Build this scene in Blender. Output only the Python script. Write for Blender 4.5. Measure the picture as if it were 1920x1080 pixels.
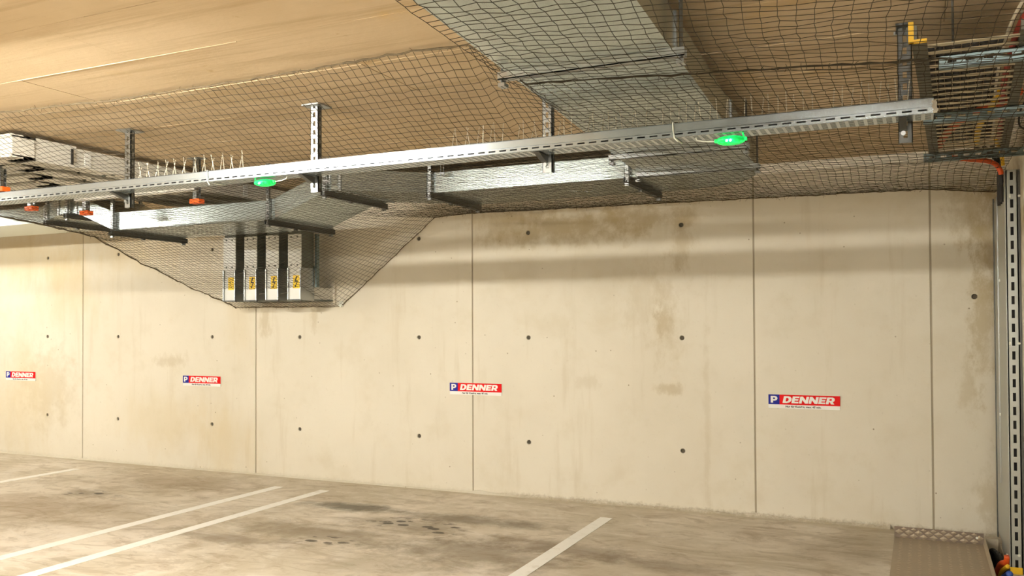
import bpy, bmesh, math, random
import numpy as np
from mathutils import Vector, Matrix
random.seed(7); rng = np.random.default_rng(7)
for o in list(bpy.data.objects): bpy.data.objects.remove(o)
S = bpy.context.scene; COL = S.collection

# ------------------------------------------------------------------ camera, world, exposure
F_PX, CX, CY = 1651.9, 960.0, 580.4
YAW, PITCH, ROLL, EYE = 0.4346, 0.0174, -0.0045, 1.5
cy_, sy_ = math.cos(YAW), math.sin(YAW)
FW = Vector((-sy_*math.cos(PITCH), cy_*math.cos(PITCH), math.sin(PITCH)))
RT0 = Vector((cy_, sy_, 0)); UP0 = RT0.cross(FW)
RT = math.cos(ROLL)*RT0 + math.sin(ROLL)*UP0
UP = -math.sin(ROLL)*RT0 + math.cos(ROLL)*UP0
CAM = Vector((0, 0, EYE))
cd = bpy.data.cameras.new('camera'); cam = bpy.data.objects.new('camera', cd); COL.objects.link(cam)
cd.sensor_width = 36; cd.sensor_fit = 'HORIZONTAL'; cd.lens = F_PX/1920*36
cd.shift_y = (CY-540)/1920; cd.clip_start = 0.05
cam.matrix_world = Matrix(((RT.x, UP.x, -FW.x, 0), (RT.y, UP.y, -FW.y, 0), (RT.z, UP.z, -FW.z, EYE), (0, 0, 0, 1)))
S.camera = cam
S.view_settings.view_transform = 'Standard'; S.view_settings.look = 'None'
S.view_settings.gamma = 1.0; S.view_settings.use_curve_mapping = False
S.view_settings.exposure = 0.0
wd = bpy.data.worlds.new('world'); S.world = wd; wd.use_nodes = True
wd.node_tree.nodes['Background'].inputs[0].default_value = (0.9, 0.85, 0.75, 1)
wd.node_tree.nodes['Background'].inputs[1].default_value = 0.02
# ceiling luminaires, those behind the camera added as fill (built below by make_luminaire): x, y, strength
LAMP_COL = (1.0, 0.96, 0.86)
LAMPS = [(-4.05, 1.93, 740), (-9.8, 1.93, 660), (-9.9, 5.0, 150), (-6.8, -1.2, 600), (-3.6, -1.6, 480), (-8.4, -4.0, 420), (-4.4, -4.4, 420), (-6.6, -6.8, 400), (-0.6, -.3, 190), (1.6, -1.9, 190), (-0.9, -3.6, 190), (1.3, -5.6, 190)]

def ray(x, y): return FW + RT*((x-CX)/F_PX) + UP*((CY-y)/F_PX)
def onY(x, y, Y): d = ray(x, y); return CAM + d*(Y/d.y)
def onZ(x, y, Z): d = ray(x, y); return CAM + d*((Z-EYE)/d.z)
def onX(x, y, X): d = ray(x, y); return CAM + d*(X/d.x)

# ------------------------------------------------------------------ room dimensions
W = 7.013      # wall face
H = 2.74       # ceiling underside

# ------------------------------------------------------------------ materials
class NT:
    def __init__(s, name):
        s.m = bpy.data.materials.new(name); s.m.use_nodes = True; s.t = s.m.node_tree
        s.b = s.t.nodes['Principled BSDF']
        s.pos = None
    def n(s, typ, **kw):
        nd = s.t.nodes.new(typ)
        for k, v in kw.items(): setattr(nd, k, v)
        return nd
    def l(s, a, b): s.t.links.new(a, b)
    def P(s):
        if s.pos is None: s.pos = s.n('ShaderNodeNewGeometry').outputs['Position']
        return s.pos
    def math(s, op, a, b=None, clamp=False):
        nd = s.n('ShaderNodeMath', operation=op); nd.use_clamp = clamp
        for i, v in enumerate((a, b)):
            if v is None: continue
            if isinstance(v, (int, float)): nd.inputs[i].default_value = v
            else: s.l(v, nd.inputs[i])
        return nd.outputs[0]
    def mapped(s, scale=(1, 1, 1), loc=(0, 0, 0)):
        nd = s.n('ShaderNodeMapping'); s.l(s.P(), nd.inputs[0])
        nd.inputs['Scale'].default_value = scale; nd.inputs['Location'].default_value = loc
        return nd.outputs[0]
    def noise(s, sc, detail=4, rough=.55, scale=(1, 1, 1), loc=(0, 0, 0), dist=0):
        nd = s.n('ShaderNodeTexNoise'); s.l(s.mapped(scale, loc), nd.inputs['Vector'])
        nd.inputs['Scale'].default_value = sc; nd.inputs['Detail'].default_value = detail
        nd.inputs['Roughness'].default_value = rough; nd.inputs['Distortion'].default_value = dist
        return nd.outputs['Fac']
    def ramp(s, v, a, b):   # smooth 0..1 between a and b
        nd = s.n('ShaderNodeMapRange', interpolation_type='SMOOTHSTEP')
        s.l(v, nd.inputs[0]); nd.inputs[1].default_value = a; nd.inputs[2].default_value = b
        return nd.outputs[0]
    def mix(s, fac, a, b, blend='MIX'):
        nd = s.n('ShaderNodeMix', data_type='RGBA', blend_type=blend)
        for i, v in ((0, fac), (6, a), (7, b)):
            if isinstance(v, (int, float)): nd.inputs[i].default_value = v
            elif isinstance(v, tuple): nd.inputs[i].default_value = (*v[:3], 1)
            else: s.l(v, nd.inputs[i])
        return nd.outputs[2]
    def blob(s, c, r, noise, axes=(0, 1), soft=.6, warp=.9, rot=0.0):
        """mask of one ellipse-like stain with a ragged edge; c = centre, r = radii in metres"""
        sep = s.n('ShaderNodeSeparateXYZ'); s.l(s.P(), sep.inputs[0])
        a = s.math('SUBTRACT', sep.outputs[axes[0]], c[0]); b = s.math('SUBTRACT', sep.outputs[axes[1]], c[1])
        if rot:
            ca, sa = math.cos(rot), math.sin(rot)
            a2 = s.math('ADD', s.math('MULTIPLY', a, ca), s.math('MULTIPLY', b, sa))
            b = s.math('SUBTRACT', s.math('MULTIPLY', b, ca), s.math('MULTIPLY', a, sa)); a = a2
        a = s.math('DIVIDE', a, r[0]); b = s.math('DIVIDE', b, r[1])
        d = s.math('SQRT', s.math('ADD', s.math('MULTIPLY', a, a), s.math('MULTIPLY', b, b)))
        d = s.math('ADD', d, s.math('MULTIPLY', s.math('SUBTRACT', noise, .5), warp*2))
        return s.ramp(d, 1.0+soft*.3, 1.0-soft)
    def bump(s, h, strength=.3, dist=.01):
        nd = s.n('ShaderNodeBump'); nd.inputs['Strength'].default_value = strength
        nd.inputs['Distance'].default_value = dist; s.l(h, nd.inputs['Height']); s.l(nd.outputs[0], s.b.inputs['Normal'])
    def color(s, c):
        if isinstance(c, tuple): s.b.inputs['Base Color'].default_value = (*c[:3], 1)
        else: s.l(c, s.b.inputs['Base Color'])
    def set(s, **kw):
        for k, v in kw.items(): s.b.inputs[k].default_value = v
        return s

def plain(name, c, rough=.5, metal=0.0, emit=0, var=.12, vs=14.0, spec=.5):
    t = NT(name); t.set(Roughness=rough, Metallic=metal)
    t.b.inputs['Specular IOR Level'].default_value = spec
    nz = t.noise(vs, 3); lo = tuple(v*(1-var) for v in c); hi = tuple(min(1, v*(1+var)) for v in c)
    t.color(t.mix(nz, lo, hi))
    if emit:
        t.b.inputs['Emission Color'].default_value = (*c, 1); t.b.inputs['Emission Strength'].default_value = emit
    return t.m

def mat_wall(name, joint=False):
    t = NT(name); t.set(Roughness=.85); t.b.inputs['Specular IOR Level'].default_value = .2
    big = t.noise(.55, 5, .6); med = t.noise(3.2, 6, .65); fine = t.noise(38, 4, .6)
    streak = t.noise(2.2, 5, .6, scale=(3.2, 1, .35))
    rag = t.noise(5.0, 7, .72); rag2 = t.noise(11, 6, .7, scale=(1, 1, .6))
    c = t.mix(t.ramp(big, .35, .68), (.68, .63, .52), (.74, .695, .59))
    c = t.mix(t.math('MULTIPLY', t.ramp(med, .48, .75), .4), c, (.61, .545, .41))
    c = t.mix(t.math('MULTIPLY', t.ramp(streak, .56, .74), .35), c, (.57, .50, .37))
    c = t.mix(t.math('MULTIPLY', t.ramp(fine, .62, .8), .35), c, (.53, .47, .36))
    brown = (.45, .365, .215); ochre = (.60, .47, .23)
    # damp brown stains under the netting, right of the middle joint
    for (x, z, rx, rz, k) in [(-2.7, 2.32, .75, .15, .75), (-2.05, 2.36, .5, .12, .7), (-3.35, 2.36, .3, .16, .5), (-3.3, 2.43, .5, .05, .5),
                              (-1.87, 1.55, .13, .45, .26), (-1.9, 1.52, .10, .16, .45), (-1.86, .98, .13, .05, .5), (-2.05, 1.7, .2, .35, .2),
                              (-1.55, .75, .03, .85, .2), (-1.75, 2.15, .1, .25, .5), (.40, 1.55, .10, .6, .65), (.34, 2.3, .18, .28, .5),
                              (.45, .25, .12, .3, .45), (.30, 1.05, .07, .25, .4), (-9.2, .8, .5, .5, .3), (-6.0, 1.55, .08, .2, .4), (-5.4, 1.56, .05, .13, .4),
                              (-2.55, 1.02, .14, .07, .2), (-7.25, 1.14, .25, .08, .35), (.47, 2.1, .16, .5, .6)]:
        m = t.blob((x, z), (rx, rz), rag2 if rx < .4 else rag, axes=(0, 2), soft=.8, warp=1.7)
        c = t.mix(t.math('MULTIPLY', m, k), c, brown)
    for (x, z, rx, rz, k) in [(-9.6, .7, .7, .7, .3), (-7.4, .5, .9, .35, .25), (-6.5, .35, .35, .5, .3), (-8.8, 1.9, .6, .5, .3), (-9.6, 2.3, 1.2, .35, .4), (-7.9, 2.3, .8, .25, .3), (-6.35, 1.6, .25, .6, .2)]:
        m = t.blob((x, z), (rx, rz), t.noise(2.6, 6, .65, scale=(1.6, 1, .5)), axes=(0, 2), soft=.9, warp=1.1)
        c = t.mix(t.math('MULTIPLY', m, k), c, ochre)
    # grime splashed up from the floor joint
    sep = t.n('ShaderNodeSeparateXYZ'); t.l(t.P(), sep.inputs[0])
    low = t.math('ADD', sep.outputs[2], t.math('MULTIPLY', t.math('SUBTRACT', t.noise(30, 6, .75), .5), .10))
    xm = t.math('MULTIPLY', t.ramp(sep.outputs[0], -3.5, -3.0), .45)
    c = t.mix(t.math('MULTIPLY', t.ramp(low, .05, .0), t.math('ADD', xm, .15)), c, (.25, .19, .10))
    # pin holes
    vo = t.n('ShaderNodeTexVoronoi'); t.l(t.P(), vo.inputs['Vector']); vo.inputs['Scale'].default_value = 9
    pin = t.math('MULTIPLY', t.ramp(vo.outputs['Distance'], .07, .03), t.ramp(t.noise(1.4, 2), .42, .58))
    c = t.mix(t.math('MULTIPLY', pin, .8), c, (.22, .17, .09))
    if joint: c = t.mix(.62, c, (.22, .165, .09))
    t.color(c)
    t.bump(t.math('ADD', t.math('MULTIPLY', fine, .5), med), .25, .006)
    return t.m

def mat_floor():
    t = NT('stained concrete floor'); t.set(Roughness=.62); t.b.inputs['Specular IOR Level'].default_value = .35
    big = t.noise(.8, 6, .62, dist=.6); med = t.noise(2.6, 7, .68, dist=1.0); fine = t.noise(30, 4, .6); rag = t.noise(3.5, 7, .72)
    c = t.mix(t.ramp(big, .36, .64), (.52, .455, .345), (.72, .65, .545))
    c = t.mix(t.math('MULTIPLY', t.ramp(med, .48, .68), .5), c, (.38, .30, .205))
    c = t.mix(t.math('MULTIPLY', t.ramp(t.noise(1.5, 6, .66, loc=(7, 3, 1), dist=1.4), .54, .72), .5), c, (.76, .71, .63))
    c = t.mix(t.math('MULTIPLY', t.ramp(fine, .55, .8), .25), c, (.37, .3, .2))
    sw = t.noise(2.4, 9, .68, scale=(.55, 1.5, 1), loc=(2, 5, 0), dist=2.2)
    c = t.mix(t.math('MULTIPLY', t.ramp(sw, .53, .60), .38), c, (.33, .255, .165))
    c = t.mix(t.math('MULTIPLY', t.ramp(sw, .45, .38), .40), c, (.74, .69, .61))
    c = t.mix(t.math('MULTIPLY', t.ramp(t.noise(5.5, 9, .7, scale=(.6, 1.4, 1), loc=(9, 1, 0), dist=1.5), .56, .64), .35), c, (.28, .215, .14))
    def st(px, rx, ry, k, col=(.13, .10, .06), soft=.8, rot=0.0, warp=1.2):
        nonlocal c
        p = onZ(px[0], px[1], 0)
        m = t.blob((p.x, p.y), (rx, ry), rag, soft=soft, warp=warp, rot=rot)
        c = t.mix(t.math('MULTIPLY', m, k), c, col)
    st((660, 951), .50, .17, .85, (.10, .085, .055)); st((600, 1000), .95, .28, .6, (.17, .125, .07)); st((420, 1008), .7, .16, .6, (.17, .12, .07))
    st((880, 975), .8, .17, .65); st((900, 1040), .75, .42, .62, (.17, .13, .08)); st((1060, 1030), .85, .22, .6, (.18, .13, .08))
    st((330, 905), 1.0, .4, .42, (.25, .17, .09)); st((60, 950), 1.0, .45, .45, (.26, .17, .08)); st((1250, 1060), .5, .18, .4, (.18, .13, .08))
    st((170, 925), .35, .15, .35, (.14, .1, .07)); st((760, 985), .6, .26, .5, (.17, .13, .08)); st((1420, 1000), .5, .3, .2, (.25, .19, .12)); st((1580, 1040), .4, .25, .25, (.22, .16, .1))
    st((250, 975), .8, .5, .2, (.28, .2, .11)); st((700, 1060), .5, .3, .35, (.22, .17, .1)); st((1600, 1020), .3, .3, .25, (.22, .17, .1))
    # dried drip spots
    vo = t.n('ShaderNodeTexVoronoi'); t.l(t.mapped((7, 11, 1)), vo.inputs['Vector']); vo.inputs['Scale'].default_value = 1.0
    sp = t.ramp(t.math('ADD', vo.outputs['Distance'], t.math('MULTIPLY', t.noise(20, 3), .3)), .53, .44)
    for px, r in (((775, 988), (.5, .26)), ((165, 925), (.4, .16)), ((610, 1012), (.3, .12))):
        p = onZ(px[0], px[1], 0)
        c = t.mix(t.math('MULTIPLY', t.math('MULTIPLY', t.blob((p.x, p.y), r, rag, soft=.5), sp), .9), c, (.07, .055, .04))
    sep = t.n('ShaderNodeSeparateXYZ'); t.l(t.P(), sep.inputs[0])
    e = t.math('ADD', sep.outputs[1], t.math('MULTIPLY', t.math('SUBTRACT', rag, .5), .25))
    c = t.mix(t.math('MULTIPLY', t.ramp(e, W-.16, W), .5), c, (.50, .43, .30))
    t.color(c)
    t.bump(t.math('ADD', t.math('MULTIPLY', fine, .3), med), .15, .005)
    rr = t.n('ShaderNodeMapRange'); t.l(med, rr.inputs[0]); rr.inputs[3].default_value = .5; rr.inputs[4].default_value = .8
    t.l(rr.outputs[0], t.b.inputs['Roughness'])
    return t.m

def mat_ceiling():
    t = NT('board marked ceiling concrete'); t.set(Roughness=.85); t.b.inputs['Specular IOR Level'].default_value = .2
    big = t.noise(.6, 5, .6); streak = t.noise(3.0, 7, .68, scale=(.16, 3.4, 1)); fine = t.noise(30, 4, .6)
    c = t.mix(t.ramp(big, .35, .65), (.54, .42, .27), (.63, .505, .345))
    c = t.mix(t.math('MULTIPLY', t.ramp(streak, .48, .66), .65), c, (.42, .31, .18))
    c = t.mix(t.math('MULTIPLY', t.ramp(t.noise(1.1, 6, .7, loc=(3, 8, 0)), .56, .72), .45), c, (.60, .40, .14))
    c = t.mix(t.math('MULTIPLY', t.ramp(t.noise(5, 5, .7, loc=(1, 2, 0)), .66, .72), .5), c, (.40, .27, .13))
    c = t.mix(t.math('MULTIPLY', t.ramp(fine, .6, .8), .3), c, (.46, .34, .2))
    t.color(c); t.bump(t.math('ADD', t.math('MULTIPLY', fine, .5), streak), .4, .006)
    return t.m

def mat_galv(name, c=(.60, .63, .62), rough=.34, var=.16, metal=1.0):
    t = NT(name); t.set(Metallic=metal, Roughness=rough)
    vo = t.n('ShaderNodeTexVoronoi'); t.l(t.mapped((1, 1, 1)), vo.inputs['Vector']); vo.inputs['Scale'].default_value = 45
    sep = t.n('ShaderNodeSeparateColor'); t.l(vo.outputs['Color'], sep.inputs[0])
    v = t.math('ADD', t.math('MULTIPLY', sep.outputs[0], .14), t.math('MULTIPLY', t.noise(1.8, 4), .86))
    t.color(t.mix(v, tuple(x*(1-var) for x in c), tuple(min(1, x*(1+var)) for x in c)))
    rr = t.n('ShaderNodeMapRange'); t.l(v, rr.inputs[0]); rr.inputs[3].default_value = rough-.04; rr.inputs[4].default_value = rough+.05
    t.l(rr.outputs[0], t.b.inputs['Roughness'])
    return t.m

M = {}
M['wall'] = mat_wall('stained concrete wall'); M['joint'] = mat_wall('dark joint concrete', True)
M['floor'] = mat_floor(); M['ceiling'] = mat_ceiling()
M['duct'] = mat_galv('galvanised duct sheet', (.46, .52, .51), .25, .16, .8)
M['strut'] = mat_galv('galvanised strut', (.44, .46, .46), .36)
M['rail'] = mat_galv('galvanised tray rail', (.44, .495, .525), .25, .05, .85)
M['darkstrut'] = mat_galv('dull grey strut', (.15, .155, .15), .5)
M['ladder'] = mat_galv('blue grey ladder tray steel', (.24, .31, .32), .45)
M['ladderdark'] = mat_galv('dull ladder steel', (.18, .17, .135), .55)
M['rung'] = plain('pale rung steel', (.50, .44, .30), .5)  # rungs paler than the side rails, to stand out as stripes
M['bus'] = plain('pale grey busbar paint', (.62, .60, .53), .45, var=.06)
M['busplate'] = plain('light grey cover plate', (.70, .70, .66), .4, var=.05)
M['busdark'] = plain('dark green grey steel', (.12, .13, .11), .5)
M['black'] = plain('black rubber', (.012, .012, .012), .6)
M['net'] = plain('dark brown net twine', (.035, .026, .012), .8)
M['rope'] = plain('weathered edge rope', (.12, .09, .05), .85, vs=40, var=.6)
M['paint'] = None
t = NT('worn white road paint'); t.set(Roughness=.6)
cc = t.mix(t.math('MULTIPLY', t.ramp(t.noise(9, 6, .7), .52, .72), .45), (.88, .86, .80), (.58, .52, .42)); t.color(cc); M['paint'] = t.m
M['orange'] = plain('orange plastic', (.90, .13, .01), .45)
M['yellow'] = plain('yellow plastic', (.85, .52, .02), .45)
M['red'] = plain('red sign print', (.72, .004, .006), .6, var=.03, spec=.2)
M['blue'] = plain('blue sign print', (.015, .022, .28), .6, var=.03, spec=.2)
M['white'] = plain('white sign print', (.85, .84, .81), .4, var=.02)
M['ink'] = plain('black print', (.01, .01, .012), .5)
M['sticker'] = plain('yellow warning sticker', (.88, .60, .01), .4, var=.05)
M['mortar'] = mat_wall('pale mortar')
M['plate'] = mat_galv('dull checker plate', (.40, .33, .24), .5, .2, .35)
M['platedark'] = mat_galv('grimy upright checker plate', (.24, .19, .15), .5, .2, .35)  # darker tone for the upright face of the bent plate
M['tread'] = mat_galv('worn checker tread', (.50, .42, .31), .45, .15, .35)
M['cable_red'] = plain('orange red conduit', (.75, .10, .015), .45)
M['cable_dred'] = plain('dark red cable', (.35, .03, .02), .5)
M['cable_blue'] = plain('blue conduit', (.05, .12, .50), .45)
M['cable_white'] = plain('cream conduit', (.75, .70, .58), .5)
M['cable_grey'] = plain('dark grey cable', (.03, .03, .03), .6)
M['riser'] = mat_galv('grey riser sheet', (.50, .53, .52), .45, .08)
M['lampbody'] = plain('white luminaire housing', (.75, .75, .72), .4)
M['tie'] = plain('white nylon', (.78, .80, .72), .5)
M['spike'] = plain('pale steel spike', (.72, .66, .52), .4)
def emit(name, c, s):
    t = NT(name); t.color(c); t.b.inputs['Emission Color'].default_value = (*c, 1); t.b.inputs['Emission Strength'].default_value = s
    if name.startswith('green beacon lens'): t.l(t.mix(t.ramp(t.noise(70, 3), .4, .62), (.0, .35, .04), (.02, 1.0, .22)), t.b.inputs['Emission Color'])
    return t.m
M['green'] = emit('green beacon lens', (.0, .60, .10), 1.0); M['green_core'] = emit('green beacon diode', (.45, 1, .8), 60)

# ------------------------------------------------------------------ mesh building
class MB:
    def __init__(s): s.v = []; s.f = []
    def quadmesh(s, vs, fs):
        k = len(s.v); s.v += [tuple(p) for p in vs]; s.f += [tuple(i+k for i in f) for f in fs]; return s
    def hexa(s, a):   # 8 corners: bottom ring 0..3, top ring 4..7
        return s.quadmesh(a, [(0, 3, 2, 1), (4, 5, 6, 7), (0, 1, 5, 4), (1, 2, 6, 5), (2, 3, 7, 6), (3, 0, 4, 7)])
    def box(s, x0, x1, y0, y1, z0, z1):
        return s.hexa([(x0, y0, z0), (x1, y0, z0), (x1, y1, z0), (x0, y1, z0), (x0, y0, z1), (x1, y0, z1), (x1, y1, z1), (x0, y1, z1)])
    def cbox(s, c, d): return s.box(c[0]-d[0]/2, c[0]+d[0]/2, c[1]-d[1]/2, c[1]+d[1]/2, c[2]-d[2]/2, c[2]+d[2]/2)
    def tube(s, pts, r, n=6, cap=True):
        pts = [Vector(p) for p in pts]; rings = []
        ref = Vector((0, 0, 1))
        for i, p in enumerate(pts):
            d = (pts[min(i+1, len(pts)-1)]-pts[max(i-1, 0)]).normalized()
            a = d.cross(ref)
            if a.length < .15: a = d.cross(Vector((1, 0, 0)))
            a.normalize(); b = d.cross(a)
            rr = r[i] if isinstance(r, (list, tuple)) else r
            rings.append([p+a*(rr*math.cos(2*math.pi*j/n))+b*(rr*math.sin(2*math.pi*j/n)) for j in range(n)])
        fs = []
        for i in range(len(pts)-1):
            for j in range(n): fs.append((i*n+j, i*n+(j+1) % n, (i+1)*n+(j+1) % n, (i+1)*n+j))
        if cap: fs += [tuple(range(n))[::-1], tuple((len(pts)-1)*n+j for j in range(n))]
        return s.quadmesh([q for g in rings for q in g], fs)
    def prism(s, poly, axis, a0, a1):   # poly in the two other axes
        n = len(poly)
        def P(u, v, w): return {0: (w, u, v), 1: (u, w, v), 2: (u, v, w)}[axis]
        vs = [P(u, v, a0) for u, v in poly]+[P(u, v, a1) for u, v in poly]
        fs = [tuple(range(n))[::-1], tuple(range(n, 2*n))]+[(i, (i+1) % n, n+(i+1) % n, n+i) for i in range(n)]
        return s.quadmesh(vs, fs)
    def mesh(s, name, mat, center=True):
        a = np.array(s.v, float); c = (a.min(0)+a.max(0))/2 if center else np.zeros(3)
        me = bpy.data.meshes.new(name); me.from_pydata((a-c).tolist(), [], s.f); me.materials.append(mat)
        bm = bmesh.new(); bm.from_mesh(me); bmesh.ops.recalc_face_normals(bm, faces=bm.faces); bm.to_mesh(me); bm.free()
        return me, Vector(c)
    def build(s, name, mat, parent=None, bevel=0, smooth=False):
        me, c = s.mesh(name, mat)
        o = link(name, me, c, parent)
        if bevel:
            md = o.modifiers.new('bevel', 'BEVEL'); md.width = bevel; md.segments = 2; md.limit_method = 'ANGLE'
        if smooth:
            for p in me.polygons: p.use_smooth = True
        return o
WL = {}
def link(name, data, loc, parent=None):
    o = bpy.data.objects.new(name, data); COL.objects.link(o)
    loc = Vector(loc); WL[o] = loc.copy()
    if parent is not None: o.parent = parent; o.location = loc-WL[parent]
    else: o.location = loc
    return o
def tag(o, label, cat, group=None):
    o['label'] = label; o['category'] = cat
    if group: o['group'] = group
    return o
def thing(name, loc, label, cat, group=None): return tag(link(name, None, loc), label, cat, group)
def struct(o): o['kind'] = 'structure'; return o

# ------------------------------------------------------------------ setting
XL, XR, YB = -15.0, 7.0, -9.0
PX0, PX1, PY0, PY1 = .372, .466, 5.35, 6.97     # slot in the floor beside the ramp plate
b = MB(); b.box(XL, PX0, YB, W+.2, -.3, 0); b.box(PX1, XR, YB, W+.2, -.3, 0); b.box(PX0, PX1, YB, PY0, -.3, 0); b.box(PX0, PX1, PY1, W+.2, -.3, 0)
b.box(PX0, PX1, PY0, PY1, -.3, -.28)
struct(b.build('floor', M['floor']))

ce = struct(MB().box(XL, XR, YB, W+.2, H+.012, H+.3).build('ceiling', M['ceiling']))
# board-marked ceiling: shuttering panels, each a little proud or shy of its neighbour
seams = [W+.19]
y = W+.19
for wdt in (.55, .52, .56, .5, .54, .50, .55, .52, .5, .55, .5, 1.1, 2.2, 3.1, 3.6):
    y -= wdt; seams.append(max(y, YB))
xs = [XL, -12.4, -9.9, -7.4, -4.9, -2.4, .1, 2.6, XR]
for i in range(len(seams)-1):
    y1, y0 = seams[i], seams[i+1]
    if y1-y0 < .05: continue
    off = .8*(i % 3)
    for k in range(len(xs)-1):
        x0 = xs[k] if k == 0 else xs[k]+off; x1 = xs[k+1] if k == len(xs)-2 else xs[k+1]+off
        dz = random.uniform(0, .005)
        if i > 9 and k % 2: continue
        if i > 9: x1 = xs[min(k+2, len(xs)-1)] if k+2 >= len(xs)-1 else xs[k+2]+off
        MB().box(x0+.002, x1-.002, y0+.002, y1-.002, H+dz*.6, H+.02).build('formwork_panel', M['ceiling'], ce)

for yy in seams[1:11]:      # fins of cement left in the shuttering joints
    x = XL+.3; m = MB()
    while x < XR-.5:
        L = random.uniform(.3, 1.6); w_ = random.uniform(.0015, .003)
        if random.random() < .5: m.box(x, x+L, yy-w_, yy+w_, H-random.uniform(.0002, .0008), H+.004)
        x += L+random.uniform(0, .15)
    m.build('seam_fin', M['ceiling'], ce)
# back wall: cast panels with recessed joints and tie holes
wb = struct(MB().box(XL, XR, W+.028, W+.2, -.3, H+.2).build('wall_back', M['joint']))
holes_px = [(90, 484), (222, 478), (398, 470), (785, 451), (990, 440), (1277, 426), (1418, 425), (1735, 409),
            (91, 631), (222, 632), (400, 632), (562, 632), (786, 632), (991, 632), (1280, 635), (1421, 643), (1737, 644),
            (92, 778), (222, 786), (400, 796), (562, 803), (787, 816), (994, 828), (1284, 846), (1424, 860), (1741, 881), (1827, 556)]
holes = [onY(x, y, W) for x, y in holes_px]
for k in (0, 2):      # the ties stand in true columns and rows
    done = []
    for h in holes:
        for g in done:
            if abs(g-h[k]) < .075: h[k] = g; break
        else: done.append(h[k])
jx = [-13.6, -11.119, -8.619, -6.119, -3.645, -1.178, .066]
edges = [XL]+jx+[XR]
def octo(cx, cz, r, y, n=8): return [(cx+r*math.cos(math.pi/4*(j+.5)), y, cz+r*math.sin(math.pi/4*(j+.5))) for j in range(n)]
plug = MB(); plug.quadmesh(octo(0, 0, .018, 0, 8), [tuple(range(8))])
plug_me, _ = MB().quadmesh(octo(0, 0, .0185, 0)+octo(0, 0, .007, .004), [(j, (j+1) % 8, 8+(j+1) % 8, 8+j) for j in range(8)]+[tuple(range(8, 16))]).mesh('tie_plug', plain('grey tie plug', (.10, .085, .06), .8))
for a, c in zip(edges[:-1], edges[1:]):
    x0, x1 = a+.007, c-.007
    hs = [h for h in holes if x0+.03 < h.x < x1-.03]
    hr, cs = .021, .03
    xb = sorted(set([x0, x1]+[round(h.x+s*cs, 5) for h in hs for s in (-1, 1)]))
    zb = sorted(set([0.0, H]+[round(h.z+s*cs, 5) for h in hs for s in (-1, 1)]))
    m = MB()
    cells = {(round(h.x-cs, 5), round(h.z-cs, 5)): h for h in hs}
    for i in range(len(xb)-1):
        for j in range(len(zb)-1):
            h = cells.get((xb[i], zb[j]))
            if h is None or xb[i+1]-xb[i] > 2*cs+.001:
                m.quadmesh([(xb[i], W, zb[j]), (xb[i+1], W, zb[j]), (xb[i+1], W, zb[j+1]), (xb[i], W, zb[j+1])], [(0, 1, 2, 3)])
            else:
                sq = [(h.x+cs, W, h.z+.41*cs), (h.x+.41*cs, W, h.z+cs), (h.x-.41*cs, W, h.z+cs), (h.x-cs, W, h.z+.41*cs),
                      (h.x-cs, W, h.z-.41*cs), (h.x-.41*cs, W, h.z-cs), (h.x+.41*cs, W, h.z-cs), (h.x+cs, W, h.z-.41*cs)]
                cn = [(h.x+cs, W, h.z+cs), (h.x-cs, W, h.z+cs), (h.x-cs, W, h.z-cs), (h.x+cs, W, h.z-cs)]
                vs = sq+octo(h.x, h.z, hr, W)+octo(h.x, h.z, hr*.9, W+.02)+cn
                fs = []
                for q in range(8):
                    n_ = (q+1) % 8
                    fs += [(q, n_, 8+n_, 8+q), (8+q, 8+n_, 16+n_, 16+q)]
                fs += [(0, 24, 1), (2, 25, 3), (4, 26, 5), (6, 27, 7)]
                m.quadmesh(vs, fs)
    for (xa, s_) in ((x0, 1), (x1, -1)):
        m.quadmesh([(xa, W, 0), (xa, W+.03, 0), (xa, W+.03, H), (xa, W, H)], [(0, 1, 2, 3)])
    bm = None
    p = m.build('panel', M['wall'], wb)
    for h in hs:
        o = link('tie_hole', plug_me, (h.x, W+.012, h.z), p)
for k, x in enumerate(jx):
    w_ = .0068 if x < 0 else .0069
    m = MB(); zs = np.linspace(0, H-.01, 60); vs = []
    for z in zs:
        d = W+.0045+random.uniform(-.002, .002); vs += [(x-w_, d+.001, z), (x, d, z), (x+w_, d+.001, z)]
    m.quadmesh(vs, [(3*i+j, 3*i+j+1, 3*i+4+j, 3*i+3+j) for i in range(59) for j in range(2)]); m.build('joint_filler', M['joint'], wb)
# room beyond the frame
struct(MB().box(XL-.2, XL, YB, W+.2, 0, H).build('wall_left', M['wall']))
struct(MB().box(XL, XR, YB-.2, YB, 0, H).build('wall_front', M['wall']))
struct(MB().box(XR, XR+.2, YB, W+.2, 0, H).build('wall_far_right', M['wall']))
struct(MB().box(.548, 1.3, 4.7, W, 0, H).build('wall_right', M['wall']))
# eroded mortar fillet along the foot of the wall
b = MB(); n = 170
xs_ = np.linspace(-14.8, -.22, n); ring = []
for i, x in enumerate(xs_):
    rough = 1.0 if x > -3.6 else .45
    h_ = .012+.012*random.random()*rough+(.02*random.random() if rough > .9 and random.random() < .5 else 0); d_ = .018+.02*random.random()*rough
    ring += [(x, W+.005, h_), (x, W-d_*.5, h_*.7), (x, W-d_, .0005)]
b.quadmesh(ring, [(3*i+j, 3*i+3+j, 3*i+4+j, 3*i+1+j) for i in range(n-1) for j in range(2)])
struct(b.build('baseboard_back', M['mortar']))

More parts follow.
